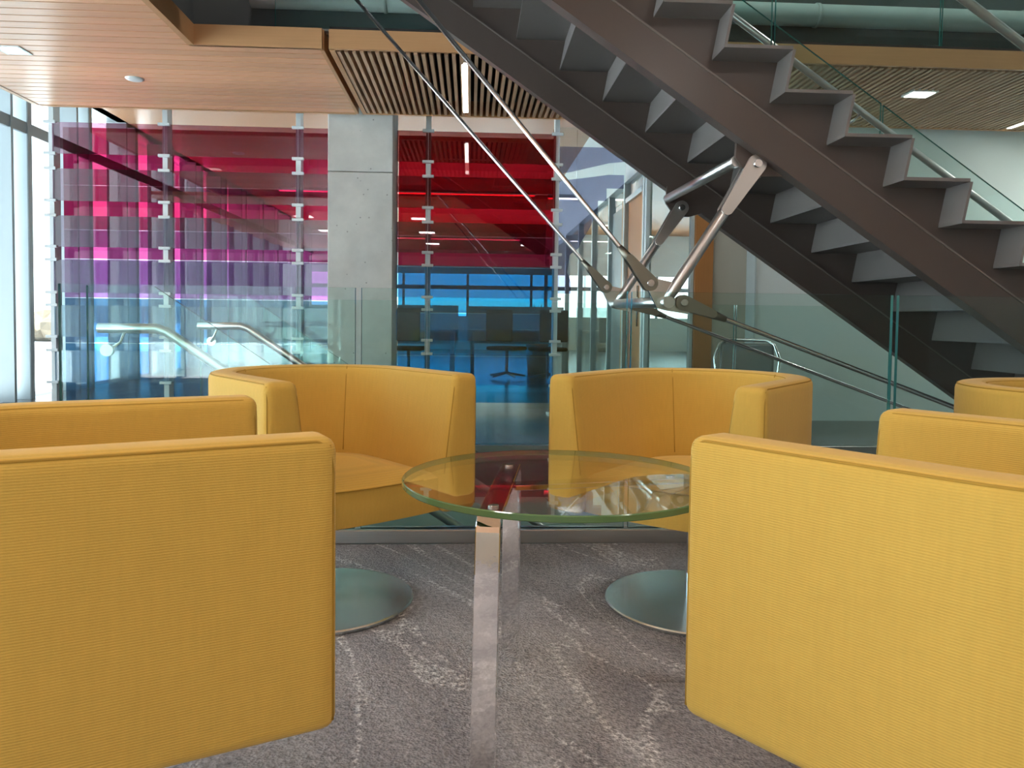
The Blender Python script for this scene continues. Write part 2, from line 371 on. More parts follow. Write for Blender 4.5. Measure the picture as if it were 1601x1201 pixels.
struct(MB().box(-2.6, 7, -5.4, -5.2, -3.6, 2.95).build('wall_front', M['beige']), 'plain wall behind the camera', 'wall')
windowwall(3, 'bright far office windows seen through the glass', 'x', 23.1, -4.75, 7, 1.9, 2.25, 1.0, .12, -1, -3.9, (1.85,))
windowwall(4, 'upper-storey window wall at the left', 'y', -4.95, -5.2, 9.2, 1.5, 6.2, 3.7, .20, 1, -3.95, (5.2,))
fw = MB(); fw.box(-4.95, 7, 23, 23.2, -.3, 1.0); fw.box(-4.95, 7, 23, 23.2, 2.25, 3.55)
struct(fw.build('wall_back', M['white']), 'far office wall below and above its window band', 'wall')
struct(MB().box(-5.05, -4.62, -5.3, 23.2, 3.48, 3.72).build('trim_1', M['aludark']), 'grey spandrel along the head of the left windows', 'trim')
struct(MB().box(-5.05, -4.75, -5.3, 23.2, -.4, .0).build('trim_2', M['aludark']), 'grey sill along the foot of the left windows', 'trim')

# outside
struct(MB().box(-500, 60, -200, 700, -6.2, -6).build('ground', M['snow']), 'snow-covered ground outside the left windows', 'ground')
tl = MB()
ico = bmesh.new(); bmesh.ops.create_icosphere(ico, subdivisions=2, radius=1); iv = [v.co.copy() for v in ico.verts]; jf = [[v.index for v in f.verts] for f in ico.faces]; ico.free()
for k in range(500):
    yy = random.uniform(200, 420); xx = -(.50 + .22*random.random())*yy - random.uniform(0, 60)
    r = random.uniform(2.5, 5.5); hz = random.uniform(1.0, 1.7)
    tl.add([(xx + p.x*r*(1+.3*random.uniform(-1, 1)), yy + p.y*r, -6 + max(-.1, (p.z+.9)*r*hz*.45*(1+.25*random.uniform(-1, 1)))) for p in iv], jf)
tag(tl.build('treeline', M['bark']), 'bare brown winter treeline on the snowy horizon outside', 'trees', kind='stuff')

# ------------------------------------------------------------------ walls at the back right, office glazing
struct(MB().box(2.60, 7, 6.92, 7.12, 0, 3.49).build('wall_back', M['white']), 'plain white wall behind the staircase at the right', 'wall')
struct(MB().box(2.585, 2.60, 6.90, 7.12, 0, 3.49).build('trim_3', M['alu']), 'pale metal corner strip at the left end of the white wall', 'trim')
struct(MB().box(2.26, 2.585, 7.12, 7.3, 0, 3.49).build('wall_beige', M['beige']), 'narrow beige wall panel between oak strip and white wall', 'wall')
struct(MB().box(2.09, 2.26, 7.10, 7.3, 0, 2.6).build('trim_4', M['doorwood']), 'orange oak strip beside the office glass front', 'trim')
gl = empty('office_glass_front', (0, 0, 0), label='aluminium-framed office glazing at the end of the corridor beside the oak strip', cat='partition')
MB().box(1.66, 2.06, 7.16, 7.17, .06, 3.49).build('glass_pane', M['clear'], gl)
MB().box(2.055, 2.085, 7.13, 7.2, 0, 3.49).build('frame_post', M['alu'], gl)
MB().box(1.625, 1.66, 7.13, 7.2, 0, 3.49).build('frame_post', M['alu'], gl)
MB().box(1.66, 2.055, 7.13, 7.2, 0, .06).build('frame_rail', M['alu'], gl)
cw = empty('corridor_glazing', (0, 0, 0), label='glazed corridor wall receding with aluminium frames and oak door leaves', cat='partition')
ys = [7.22, 8.15, 9.05, 10.3, 11.6, 13.2, 15.0, 17.0]
for i, yy in enumerate(ys):
    MB().box(1.62, 1.70, yy, yy+.06, 0, 2.42).build('frame_post', M['alu'], cw)
    if i+1 < len(ys):
        if i in (1,):
            continue
        if i == 0:
            d = MB().box(1.66, 1.70, yy+.14, ys[i+1]-.04, .01, 2.15).build('door_leaf', M['doorwood'], cw)
            MB().tube([(1.63, yy+.24, .85), (1.63, yy+.24, 1.25)], .012, 8).build('door_handle', M['rod'], d)
            MB().box(1.63, 1.69, yy+.06, yy+.14, 0, 2.2).build('door_jamb', M['fascia'], cw)
            MB().box(1.655, 1.665, yy+.06, ys[i+1], 2.2, 2.36).build('glass_pane', M['clear'], cw)
            MB().box(1.63, 1.69, yy+.06, ys[i+1], 2.15, 2.2).build('frame_rail', M['alu'], cw)
        else:
            MB().box(1.655, 1.665, yy+.06, ys[i+1], .05, 2.36).build('glass_pane', M['clear'], cw)
d = MB().box(1.66, 1.70, 8.32, 9.02, .01, 2.15).build('door_leaf', M['aludark'], cw); tag(d, 'grey door leaf')
MB().box(1.63, 1.69, 8.21, 8.32, 0, 2.2).build('door_jamb', M['fascia'], cw)
MB().box(1.655, 1.665, 8.21, 9.05, 2.2, 2.36).build('glass_pane', M['clear'], cw)
MB().box(1.61, 1.71, 7.22, 17.06, 2.36, 2.43).build('frame_rail', M['alu'], cw)
MB().box(1.64, 1.69, 7.22, 17.06, 2.43, 3.49).build('bulkhead', M['alu'], cw)
# filmed glass screen across the corridor
fg = empty('filmed_glass_screen', (0, 0, 0), label='clear glass screen with lilac wave-shaped film right of the coloured screen', cat='partition')
MB().box(.84, 1.60, 8.0, 8.012, .05, 2.9).build('glass_pane', M['clear'], fg)
def film(pts):
    MB().prism(pts, 7.992, 7.996).build('film', M['film'], fg)
film([(.85, 2.70), (1.60, 2.70), (1.60, 2.56), (1.42, 2.54), (1.22, 2.49), (1.02, 2.44), (.85, 2.41)])
film([(.85, 2.34), (1.0, 2.36), (1.22, 2.39), (1.42, 2.42), (1.58, 2.42), (1.58, 2.28), (1.40, 2.28), (1.40, 2.15), (1.31, 2.15), (1.31, 2.02), (1.28, 1.98), (1.22, 1.85), (1.14, 1.72), (1.12, 1.66), (1.02, 1.58), (1.0, 1.4), (1.04, 1.3), (1.04, 1.18), (.85, 1.18)])

# ------------------------------------------------------------------ concrete column
colm = empty('column', (0, 0, 0), label='square cast-concrete column splitting the coloured glass screen', cat='column', kind='structure')
MB().box(-1.263, -.698, 6.86, 7.34, 2.185, 3.49).build('concrete_lift', M['concrete'], colm, .006)
MB().box(-1.263, -.698, 6.86, 7.34, 0, 2.180).build('concrete_lift', M['concrete'], colm, .006)

# ------------------------------------------------------------------ coloured glass screen
scr = empty('coloured_glass_screen', (0, 7.2, 0), label='tall screen of red, purple and blue glass strips clamped to pale posts', cat='screen')
FRONT = [(.48, .26, .35), (.38, .25, .32), (.31, .25, .33), (.32, .27, .37), (.34, .44, .54), (.34, .46, .58)]
BACK = [(.42, .016, .085), (.40, .016, .08), (.38, .045, .18), (.36, .11, .34), (.03, .10, .22), (.02, .12, .25)]
RFRONT = [(.40, .16, .16), (.40, .15, .15), (.34, .16, .22), (.20, .42, .58), (.34, .60, .80), (.36, .62, .82)]
RBACK = [(.34, .006, .015), (.34, .006, .015), (.28, .015, .05), (.006, .13, .24), (.02, .34, .72), (.02, .36, .74)]
def q(c): return tuple(a**.5 for a in c)
FM = [pane('front_glass_%d' % i, q(c), .055) for i, c in enumerate(FRONT)]
BMt = [pane('back_glass_%d' % i, q(c), .03) for i, c in enumerate(BACK)]
RFM = [pane('front_glass_right_%d' % i, q(c), .05) for i, c in enumerate(RFRONT)]
RBM = [pane('back_glass_right_%d' % i, q(c), .03) for i, c in enumerate(RBACK)]
ROWS = [(2.345, 2.625), (1.925, 2.212), (1.512, 1.792), (1.100, 1.394), (.700, .985), (.285, .575)]
BROWS = [(2.10, 2.625), (1.69, 2.095), (1.42, 1.685), (1.06, 1.415), (.64, 1.055), (.10, .635)]
RBROWS = [(2.10, 2.625), (1.69, 2.095), (1.40, 1.685), (.96, 1.395), (.55, .955), (.10, .545)]
PX = [-3.785, -2.783, -1.59, -.406, .79]
bays = [(-3.765, -2.786, 0), (-2.780, -1.593, 0), (-1.587, -1.27, 0), (-.69, -.409, 1), (-.403, .775, 1)]
for x0, x1, kind in bays:
    for i, (a, b) in enumerate(ROWS):
        MB().box(x0, x1, -.03, -.018, a, b).build('glass_strip', (RFM if kind else FM)[i], scr)
    for i, (a, b) in enumerate(RBROWS if kind else BROWS):
        MB().box(x0-.003, x1+.003, .16, .17, a, b).build('glass_strip', (RBM if kind else BMt)[i], scr)
for x in PX:
    MB().box(x-.022, x+.022, -.012, .10, 0.02, 3.475).build('post', M['post'], scr)
    for i, (a, b) in enumerate(ROWS):
        for z in (a, b):
            MB().box(x-.053, x+.053, -.045, -.012, z-.012, z+.014).build('clamp', M['post'], scr, .003, 1)
    MB().box(x-.06, x+.06, -.05, .13, 0, .02).build('foot_plate', M['post'], scr)

# ------------------------------------------------------------------ office beyond: lamps, desks, chairs, plant
def lin(x0, x1, y, z, lab, m='lampwarm', hang=0):
    e = empty('linear_light', ((x0+x1)/2, y, z), label=lab, cat='light')
    h = (x1-x0)/2
    MB().box(-h, h, -.03, .03, 0, .05).build('housing', M['whitelam'], e)
    MB().box(-h+.01, h-.01, -.028, .028, -.012, 0).build('diffuser', M[m], e)
    if hang:
        for sx in (-h*.7, h*.7): MB().tube([(sx, 0, .05), (sx, 0, hang)], .004, 6).build('suspension_wire', M['rod'], e)
    return e
lin(-3.0, 1.0, 12.2, 2.87, 'long linear ceiling light behind the red glass, nearer one', hang=.6)
lin(-2.0, 1.2, 19.0, 2.87, 'long linear ceiling light far behind the red glass', hang=.6)
lin(1.02, 1.48, 10.4, 2.55, 'short hanging linear light seen beyond the lilac film', hang=.92)
lin(1.95, 2.6, 12.0, 2.4, 'hanging linear light behind the corridor glazing', hang=1.07)

def desk(x, y, lab):
    e = empty('bench_desk', (x, y, 0), label=lab, cat='desk')
    MB().box(-.8, .8, -.4, .4, .71, .74).build('desk_top', M['whitelam'], e, .003, 1)
    for sx in (-.72, .72): MB().box(sx-.03, sx+.03, -.35, .35, 0, .71).build('leg', M['whitelam'], e)
    MB().box(-.8, .8, .39, .42, .5, 1.12).build('divider', M['pale'], e)
    return e
desk(.75, 12.4, 'white bench desk left of the corridor glazing')
desk(-1.0, 12.0, 'white bench desk behind the blue glass right of column')
desk(-2.9, 13.0, 'white bench desk behind the left part of coloured screen')
def ochair(x, y, rz, lab):
    e = empty('office_chair', (x, y, 0), rz, label=lab, cat='chair')
    MB().box(-.24, .24, -.23, .23, .44, .50).build('seat', M['black'], e, .03, 3)
    MB().box(-.22, .22, .22, .27, .58, 1.05).build('backrest', M['black'], e, .02, 3)
    MB().tube([(0, 0, .08), (0, 0, .44)], .025, 8).build('stem', M['aludark'], e)
    for k in range(5):
        t = 2*pi*k/5; MB().tube([(0, 0, .1), (.28*cos(t), .28*sin(t), .05)], [.02, .015], 6).build('leg', M['aludark'], e)
    return e
ochair(.55, 11.6, 2.6, 'black office chair pulled up to desk beside the corridor glazing')
ochair(1.15, 11.4, 3.4, 'black office chair nearest the corridor glazing frames')
ochair(-.9, 11.2, 3.0, 'black office chair behind the blue glass')
pt = empty('potted_plant', (1.15, 13.2, 0), label='leafy potted plant beside the bench desk by the glazing', cat='plant')
MB().lathe([(0, 0), (.16, 0), (.2, .5), (.18, .5), (.17, .45), (0, .45)], 20).build('pot', M['pot'], pt)
lf = MB()
for k in range(26):
    t = random.uniform(0, 2*pi); L = random.uniform(.4, .8); up = random.uniform(.5, 1.0); wd = .05
    d = Vector((cos(t), sin(t), 0)); sd = Vector((-sin(t), cos(t), 0)); pts = []
    for s_ in (0, .35, .7, 1):
        c = Vector((0, 0, .45)) + d*L*.55*s_*s_ + Vector((0, 0, up*s_ - .25*s_*s_)); ww = wd*(1-abs(2*s_-.9))*.9 + .004
        pts += [c-sd*ww, c+sd*ww]
    lf.add(pts, [[0, 1, 3, 2], [2, 3, 5, 4], [4, 5, 7, 6]])
lf.build('foliage', M['leaf'], pt)
# lounge chair with a bright bent-tube frame beyond the opening
ch = empty('tube_frame_chair', (2.18, 5.95, 0), R(-20), label='dark lounge chair with bright bent-tube frame behind the opening', cat='chair')
def arc(pts, n=8): return pts
MB().tube([(-.26, -.2, .02), (-.22, -.18, .45), (-.24, -.16, .62), (-.2, -.12, .735), (-.14, -.08, .765), (.14, -.08, .765), (.2, -.12, .735), (.24, -.16, .62), (.22, -.18, .45), (.26, -.2, .02)], .013, 8).build('frame', M['rod'], ch)
MB().tube([(-.26, -.2, .02), (-.26, .3, .02), (.26, .3, .02), (.26, -.2, .02)], .013, 8).build('frame', M['rod'], ch)
MB().box(-.22, .22, -.1, .36, .38, .46).build('seat', M['pot'], ch, .02, 3)
MB().box(-.2, .2, -.13, -.08, .46, .74).build('backrest', M['pot'], ch, .02, 3)

# ------------------------------------------------------------------ guardrails
def guard(name, y, xs, base, lab, th=.02, zt=1.02):
    e = empty(name, (0, y, 0), label=lab, cat='railing')
    for a, b in xs:
        MB().box(a, b, -th/2, th/2, .055 if base else -.25, zt, edge=1, axis='y').build('glass_panel', [M['guard'], M['gedge']], e)
    if base:
        MB().box(xs[0][0]-.02, xs[-1][1], -.035, .035, 0, .055).build('base_channel', M['steel'], e, .003, 1)
    else:
        MB().box(xs[0][0], xs[-1][1], -.04, -.012, -.28, -.02).build('base_channel', M['steel'], e)
    return e
guard('glass_guardrail', 3.085, [(-1.60, -.458), (-.434, .632), (.650, 1.735), (1.760, 4.6)], True, 'near frameless glass guardrail in a steel channel at the carpet edge')
guard('glass_guardrail', 5.17, [(-1.60, -.3), (-.285, 1.07), (1.085, 1.80), (1.815, 2.90), (2.915, 4.3), (4.315, 6)], True, 'far frameless glass guardrail across the stair opening', zt=1.02)
ug = empty('upper_glass_guard', (0, 5.2, 0), label='upper-floor glass guard above the oak fascia', cat='railing')
for a, b in ((-1.3, .2), (.215, 1.7), (1.715, 3.2), (3.215, 4.7)):
    MB().box(a, b, -.008, .008, ZC+.135, 4.1, edge=1, axis='y').build('glass_panel', [M['guard'], M['gedge']], ug)
MB().box(-1.3, 6, -.03, .03, ZC+.126, ZC+.14).build('base_channel', M['steel'], ug)
pp = empty('pipe', (0, 5.36, 3.06), label='pale horizontal pipe along the upper slab edge', cat='pipe')
MB().tube([(-1.5, 0, 0), (6.6, 0, 0)], .075, 20).build('pipe_run', M['pale'], pp)
for x in (-.6, .9, 2.4, 3.9): MB().tube([(x-.012, 0, 0), (x+.012, 0, 0)], .082, 20).build('pipe_joint', M['pale'], pp)

# ------------------------------------------------------------------ staircase (upper flight)
TX, TZ = .258, .1745
X0, Z0 = 1.026, 2.04
st = empty('steel_staircase', (3.9, 3.9, 0), label='taupe steel staircase with folded plate steps rising to the left overhead', cat='staircase')
stl = (-3.9, -3.9, 0)
ya, yb = 3.14, 4.74
tr = rs_ = None
K0, K1 = -6, 11
rb = []
for k in range(K0, K1+1):
    xb = X0 + TX*k; zt = Z0 - TZ*k
    if zt + TZ < .05: break
    rb.append((xb, zt))
# tread: from riser foot (xb, zt) rightwards to the nose (xb+TX+.03, zt)
tr = MB().box(0, TX+.03, ya, yb, -.014, 0).build('tread', M['tread'], st)
rs_ = MB().prism([(0, 0), (.012, 0), (.042, TZ-.014), (.030, TZ-.014)], ya, yb).build('riser', M['tread'], st)
for i, (xb, zt) in enumerate(rb):
    a = tr if i == 0 else twin(tr, st); a.location = (xb-3.9, -3.9, zt)
    b = rs_ if i == 0 else twin(rs_, st); b.location = (xb-3.9, -3.9, zt)
sl = TZ/TX
def stringer(y0, y1, f0, f1):
    # saw-toothed plate with a thicker straight beam along its lower edge
    top = []
    for xb, zt in rb:
        top += [(xb+.03, zt+TZ-.014), (xb, zt-.014)]
    xe = rb[-1][0]+TX+.03; ze = rb[-1][1]-.014
    cl = lambda x, d: Z0 - sl*(x-X0) - d
    xs = rb[0][0]-.2
    poly = [(xs, rb[0][1]+TZ-.014)] + top + [(xe, ze), (xe, 0), (X0 + (Z0-.16)/sl, 0), (xs, cl(xs, .16))]
    MB().prism([(a-3.9, b) for a, b in poly], y0-3.9, y1-3.9).build('stringer_plate', M['paint'], st)
    xf = X0 + (Z0-.10-.0)/sl; xg = X0 + (Z0-.262)/sl
    beam = [(xs, cl(xs, .082)), (xf-.05, .05), (xf, 0.0), (xg, 0.0), (xs, cl(xs, .262))]
    MB().prism([(a-3.9, b) for a, b in beam], f0-3.9, f1-3.9).build('stringer_beam', M['paint'], st, .003, 1)
stringer(3.305, 3.33, 3.285, 3.36)
stringer(4.575, 4.60, 4.545, 4.61)
def bead(y, d):
    cl = lambda x, d: Z0 - sl*(x-X0) - d
    xs, xe = rb[0][0]-.2, X0 + (Z0-d)/sl - .02
    MB().prism([(xs-3.9, cl(xs, d)), (xe-3.9, cl(xe, d)), (xe-3.9, cl(xe, d-.009)), (xs-3.9, cl(xs, d-.009))], y-3.9, y+.006-3.9).build('edge_lip', M['lip'], st)
bead(3.281, .082); bead(4.541, .082)
def sp(x, d): return Z0 - sl*(x-X0) + TZ + d   # height d above the nosing line (roughly)
def stair_glass(y, xs, d0, d1, par, off, up=sp):
    for a, b in xs:
        poly = [(a, up(a, d0)), (b, up(b, d0)), (b, up(b, d1)), (a, up(a, d1))]
        MB().prism([(p-off[0], r-off[2]) for p, r in poly], y-.008-off[1], y+.008-off[1], edge=1).build('glass_panel', [M['guard'], M['gedge']], par)
stair_glass(3.345, [(-.3, 1.30), (1.315, 2.9), (2.915, 3.8)], -.13, 1.14, st, (3.9, 3.9, 0))
stair_glass(4.68, [(-.3, 1.15), (1.165, 2.52), (2.535, 3.8)], -.02, 1.06, st, (3.9, 3.9, 0))
def srail(y, d, x0, x1, par, off, ybr, up=sp, n=4, r=.021, yd=1):
    h = MB().tube([(x0-off[0], y-off[1], up(x0, d)-off[2]), (x1-off[0], y-off[1], up(x1, d)-off[2])], r, 14).build('handrail', M['tube'], par)
    for i in range(n):
        x = x0 + (x1-x0)*(i+.5)/n
        b = MB(); zc = up(x, d)
        xq = x - .07
        b.tube([(xq-off[0], ybr-off[1], zc-.09-off[2]), (xq-off[0], ybr-off[1]-yd*.02, zc-.09-off[2])], .026, 16)
        b.tube([(xq-off[0], ybr-off[1]-yd*.02, zc-.09-off[2]), (xq+.03-off[0], y-off[1], zc-.06-off[2]), (x-off[0], y-off[1], zc-.02-off[2])], .007, 8)
        b.build('bracket', M['rod'], h if False else par)
srail(4.58, .86, -.1, 3.8, st, (3.9, 3.9, 0), 4.672, n=4)
srail(3.43, .97, .2, 3.8, st, (3.9, 3.9, 0), 3.353, n=3, yd=-1)
lnd = MB().box(-5.7, rb[0][0]-3.9, ya-3.9, yb-3.9, rb[0][1]+TZ-.1, rb[0][1]+TZ).build('landing_plate', M['tread'], st)

# ------------------------------------------------------------------ lower flight
lo = empty('lower_staircase', (-1.3, 3.9, 0), label='lower stair flight dropping away behind the near glass guardrail with steel handrails', cat='staircase')
lt = MB().box(0, .29, -.55, .6, -.02, 0).build('tread', M['tread'], lo)
lr = MB().box(0, .012, -.55, .6, -.155, 0).build('riser', M['tread'], lo)
for i in range(20):
    a = lt if i == 0 else twin(lt, lo); a.location = (TX*i, 0, -TZ*(i+1))
    b = lr if i == 0 else twin(lr, lo); b.location = (TX*i, 0, -TZ*i - .02)
for yy in (-.62, .60):
    MB().prism([(0, -.02), (5.2, -.02-5.2*sl), (5.2, -.34-5.2*sl), (0, -.34)], yy-.012+.02, yy+.012+.02).build('stringer_beam', M['paint'], lo)
for yy, sgn in ((-.66, 1), (.66, -1)):
    x0 = -.27
    poly = [(x0, -.02), (0, -.02), (5, -.02-5*sl), (5, 1.02-5*sl), (0, 1.02), (x0, 1.02)]
    MB().prism(poly, yy-.008, yy+.008, edge=1).build('glass_panel', [M['guard'], M['gedge']], lo)
    yr = yy+sgn*.07
    MB().tube([(x0+.01, yr, .845), (0-.02, yr, .845), (.02, yr, .832), (5, yr, .845-5*sl)], .021, 14).build('handrail', M['tube'], lo)
    for xx, zz in ((-.14, .845), (1.3, .845-1.3*sl), (3, .845-3*sl)):
        b = MB(); b.tube([(xx-.06, yy+sgn*.008, zz-.09), (xx-.06, yy+sgn*.03, zz-.09)], .026, 16)
        b.tube([(xx-.06, yy+sgn*.03, zz-.09), (xx-.03, yr, zz-.06), (xx-.015, yr, zz-.02)], .007, 8); b.build('bracket', M['rod'], lo)

# ------------------------------------------------------------------ tension truss under the stair
tt = empty('tension_truss', (0, 0, 0), label='steel struts and tension rods propping the staircase from below', cat='truss')
def oval_plate(a, b, ra, rbb, th):   # rounded link plate in the XZ plane from a to b
    a = Vector(a); b = Vector(b); d = (b-a); L = d.length; t0 = math.atan2(d.z, d.x); pts = []
    for k in range(13): t = t0 + pi/2 + pi*k/12; pts.append((a.x+ra*cos(t), a.z+ra*sin(t)))
    for k in range(13): t = t0 - pi/2 + pi*k/12; pts.append((b.x+rbb*cos(t), b.z+rbb*sin(t)))
    return MB().prism(pts, a.y-th/2, a.y+th/2)
def truss(y, node, top, upr, lor, upe, loe):
    nx, nz = node; tx, tz = top
    d = Vector((tx-nx, 0, tz-nz)).normalized()
    P = lambda p: (p[0], y, p[1])
    a = Vector((nx, y, nz)); b = Vector((tx, y, tz))
    e2 = b - d*.20
    MB().tube([a, a+d*.06, e2-d*.06, e2-d*.015, e2], [.021, .026, .026, .02, .014], 18).build('strut', M['tube'], tt)
    for dy in (-.028, .028):
        oval_plate(b + Vector((0, dy, 0)), b - d*.235 + Vector((0, dy, 0)), .042, .026, .014).build('link_plate', M['tube'], tt, .003, 2)
    MB().tube([b+Vector((0, -.05, 0)), b+Vector((0, .05, 0))], .017, 14).build('pin', M['rod'], tt)
    # bracket plate hanging from the stringer
    MB().prism([(tx-.085, Z0-sl*(tx-.085-X0)-.25), (tx+.14, Z0-sl*(tx+.14-X0)-.25), (tx+.05, tz-.05), (tx-.03, tz-.05), (tx-.09, tz+.03)], y-.012, y+.012).build('bracket_plate', M['paint'], tt)
    # node gusset
    MB().prism([(nx-.10, nz+.085), (nx-.05, nz+.10), (nx+.05, nz+.08), (nx+.02, nz+.02), (nx+.105, nz-.005), (nx+.10, nz-.055), (nx, nz-.04), (nx-.04, nz-.03)], y-.009, y+.009).build('gusset', M['rod'], tt, .002, 1)
    for (px, pz), (ex, ez) in ((upr, upe), (lor, loe)):
        pa = Vector((px, y, pz)); pe = Vector((ex, y, ez)); dd = (pe-pa).normalized()
        MB().tube([pa+dd*.20, pa+dd*.215, pe], [.013, .011, .011], 12).build('tension_rod', M['rod'], tt)
        for dy in (-.02, .02):
            oval_plate(pa + Vector((0, dy, 0)) + dd*.0, pa + dd*.14 + Vector((0, dy, 0)), .034, .018, .012).build('clevis_plate', M['clevis'], tt, .003, 2)
        MB().tube([pa+dd*.10, pa+dd*.15, pa+dd*.21], [.022, .020, .013], 14).build('clevis_socket', M['clevis'], tt)
        MB().tube([pa+Vector((0, -.038, 0)), pa+Vector((0, .038, 0))], .015, 14).build('pin', M['rod'], tt)
truss(3.36, (.86, .99), (1.245, 1.595), (.785, 1.068), (.935, .985), (-.255, 2.285), (2.96, .25))
truss(4.545, (.87, 1.01), (1.24, 1.575), (.80, 1.10), (.97, 1.0), (-.90, 2.98), (3.5, .09))
MB().tube([(.86, 3.30, .985), (.87, 4.62, 1.005)], .026, 18).build('cross_tube', M['tube'], tt)
MB().tube([(1.17, 3.37, 1.615), (1.16, 4.535, 1.63)], .026, 18).build('cross_tube', M['tube'], tt)

# ------------------------------------------------------------------ tub chairs
RO, TH, ARM, ZB, ZT = .334, .085, .366, .321, .736
def path(n_arc=40, n_st=10):
    P = []  # (x, y, nx, ny): outer line, open to +x, normal points inwards
    for i in range(n_st): P.append((ARM - ARM*i/n_st, -RO, 0, 1))
    for i in range(n_arc+1):
        t = -pi/2 - pi*i/n_arc; P.append((RO*cos(t), RO*sin(t), -cos(t), -sin(t)))
    for i in range(1, n_st+1): P.append((ARM*i/n_st, RO, 0, -1))
    return P
def inner_off(z):
    return TH + .04*max(0, min(1, (ZT-z)/.30))
def tub_chair():
    e = empty('tub_chair')
    P = path(); sec = [(0, ZB), (0, .45), (0, .60), (0, ZT), (TH, ZT), (inner_off(.62), .62), (inner_off(.52), .52), (inner_off(.43), .43), (inner_off(.36), ZB)]
    m = len(sec); vs = []; fs = []
    for (x, y, nx, ny) in P:
        for o, z in sec: vs.append((x+nx*o, y+ny*o, z))
    for i in range(len(P)-1):
        for k in range(m): fs.append([i*m+k, i*m+(k+1) % m, (i+1)*m+(k+1) % m, (i+1)*m+k])
    fs.append(list(range(m))); L = (len(P)-1)*m; fs.append([L+k for k in range(m-1, -1, -1)])
    MB().add(vs, fs, 0, True).build('tub_shell', M['yellow'], e, .021, 4, 50)
    # seat cushion
    Q = [(x+nx*.095, y+ny*.095) for x, y, nx, ny in P]
    Q = [(min(x, ARM-.035), y) for x, y in Q]
    fr = [(ARM-.035 + .02*(1-(y/.245)**2), y) for y in (.16, .08, 0, -.08, -.16)]
    ring = Q + fr; n = len(ring); s = MB(); vs = []
    cx, cyy = 0.03, 0
    for z, k in ((ZB+.004, 1), (.425, 1), (.447, .72), (.453, .35)):
        for x, y in ring: vs.append((cx+(x-cx)*k, cyy+(y-cyy)*k, z))
    fs = []
    for j in range(3):
        for i in range(n): fs.append([j*n+i, j*n+(i+1) % n, (j+1)*n+(i+1) % n, (j+1)*n+i])
    fs.append([3*n+i for i in range(n)]); fs.append([i for i in range(n-1, -1, -1)])
    s.add(vs, fs, 0, True).build('seat', M['yellow'], e, .012, 3, 50)
    # seams: outer and inner edges of the shell, down the arm fronts, and two upright seams inside
    b = .0075
    def pt(i, o, z): x, y, nx, ny = P[i]; return (x+nx*o, y+ny*o, z)
    def run(o, z, down):
        A = P[0]; pts = []
        f = ARM - b
        for zz in down: pts.append((f, -RO + (b*.8 if o < .04 else (TH if zz > .7 else inner_off(zz)) - b*.8), zz))
        pts.append((f-.004, -RO+o, z-.006)); pts.append((ARM-.03, -RO+o, z))
        for i in range(1, len(P)-1): pts.append(pt(i, o, z))
        pts.append((ARM-.03, RO-o, z)); pts.append((f-.004, RO-o, z-.006))
        for zz in reversed(down): pts.append((f, RO - (b*.8 if o < .04 else (TH if zz > .7 else inner_off(zz)) - b*.8), zz))
        return pts
    MB().tube(run(.0065, ZT-.0065, [ZB+.015, .45, .58, .69]), .0022, 6).build('seam', M['seam'], e)
    MB().tube(run(TH-.0065, ZT-.0065, [.44, .52, .6, .69]), .0018, 6).build('seam', M['seam'], e)
    for a in (43, -43):
        i = 10 + int(round((90+a)/180*40))
        pts = [pt(i, TH-.004, ZT-.002)] + [pt(i, inner_off(z)-.0005, z) for z in (.70, .66, .62, .56, .50, .45)]
        MB().tube(pts, .0016, 6).build('seam', M['seam'], e)
    MB().tube([(x+.004, y*.93, .4275) for x, y in fr], .002, 6).build('seam', M['seam'], e)
    MB().lathe([(0, .30), (.10, .30), (.10, ZB+.002), (0, ZB+.002)], 24).build('mounting_plate', M['black'], e)
    MB().lathe([(.031, .016), (.031, .305)], 28).build('stem', M['chrome'], e)
    MB().lathe([(0, 0), (.283, 0), (.287, .004), (.287, .010), (.283, .014), (.04, .018), (0, .018)], 72, smooth=False).build('base_disc', M['disc'], e)
    return e
c0 = tub_chair()
chairs = [
    ((-.462, 2.431), -53, 'yellow tub chair behind the table at left, its empty seat and disc base showing'),
    ((.726, 2.39), 230, 'yellow tub chair right of centre behind the table, open side turned left towards the table'),
    ((-.654, 1.207), 25.7, 'big yellow tub chair in the left foreground, olive-shaded outer arm facing the viewer'),
    ((.799, .997), 126, 'big yellow tub chair in the right foreground, brightly lit outer side cut by frame edge'),
    ((1.725, 2.03), 8, 'yellow tub chair at the right frame edge, only its rounded back showing before the guardrail'),
]
for i, ((x, y), a, lab) in enumerate(chairs):
    o = c0 if i == 0 else copy_tree(c0)
    o.location = (x, y, 0); o.rotation_euler = (0, 0, R(a)); tag(o, lab, 'chair', 'yellow swivel tub chairs')

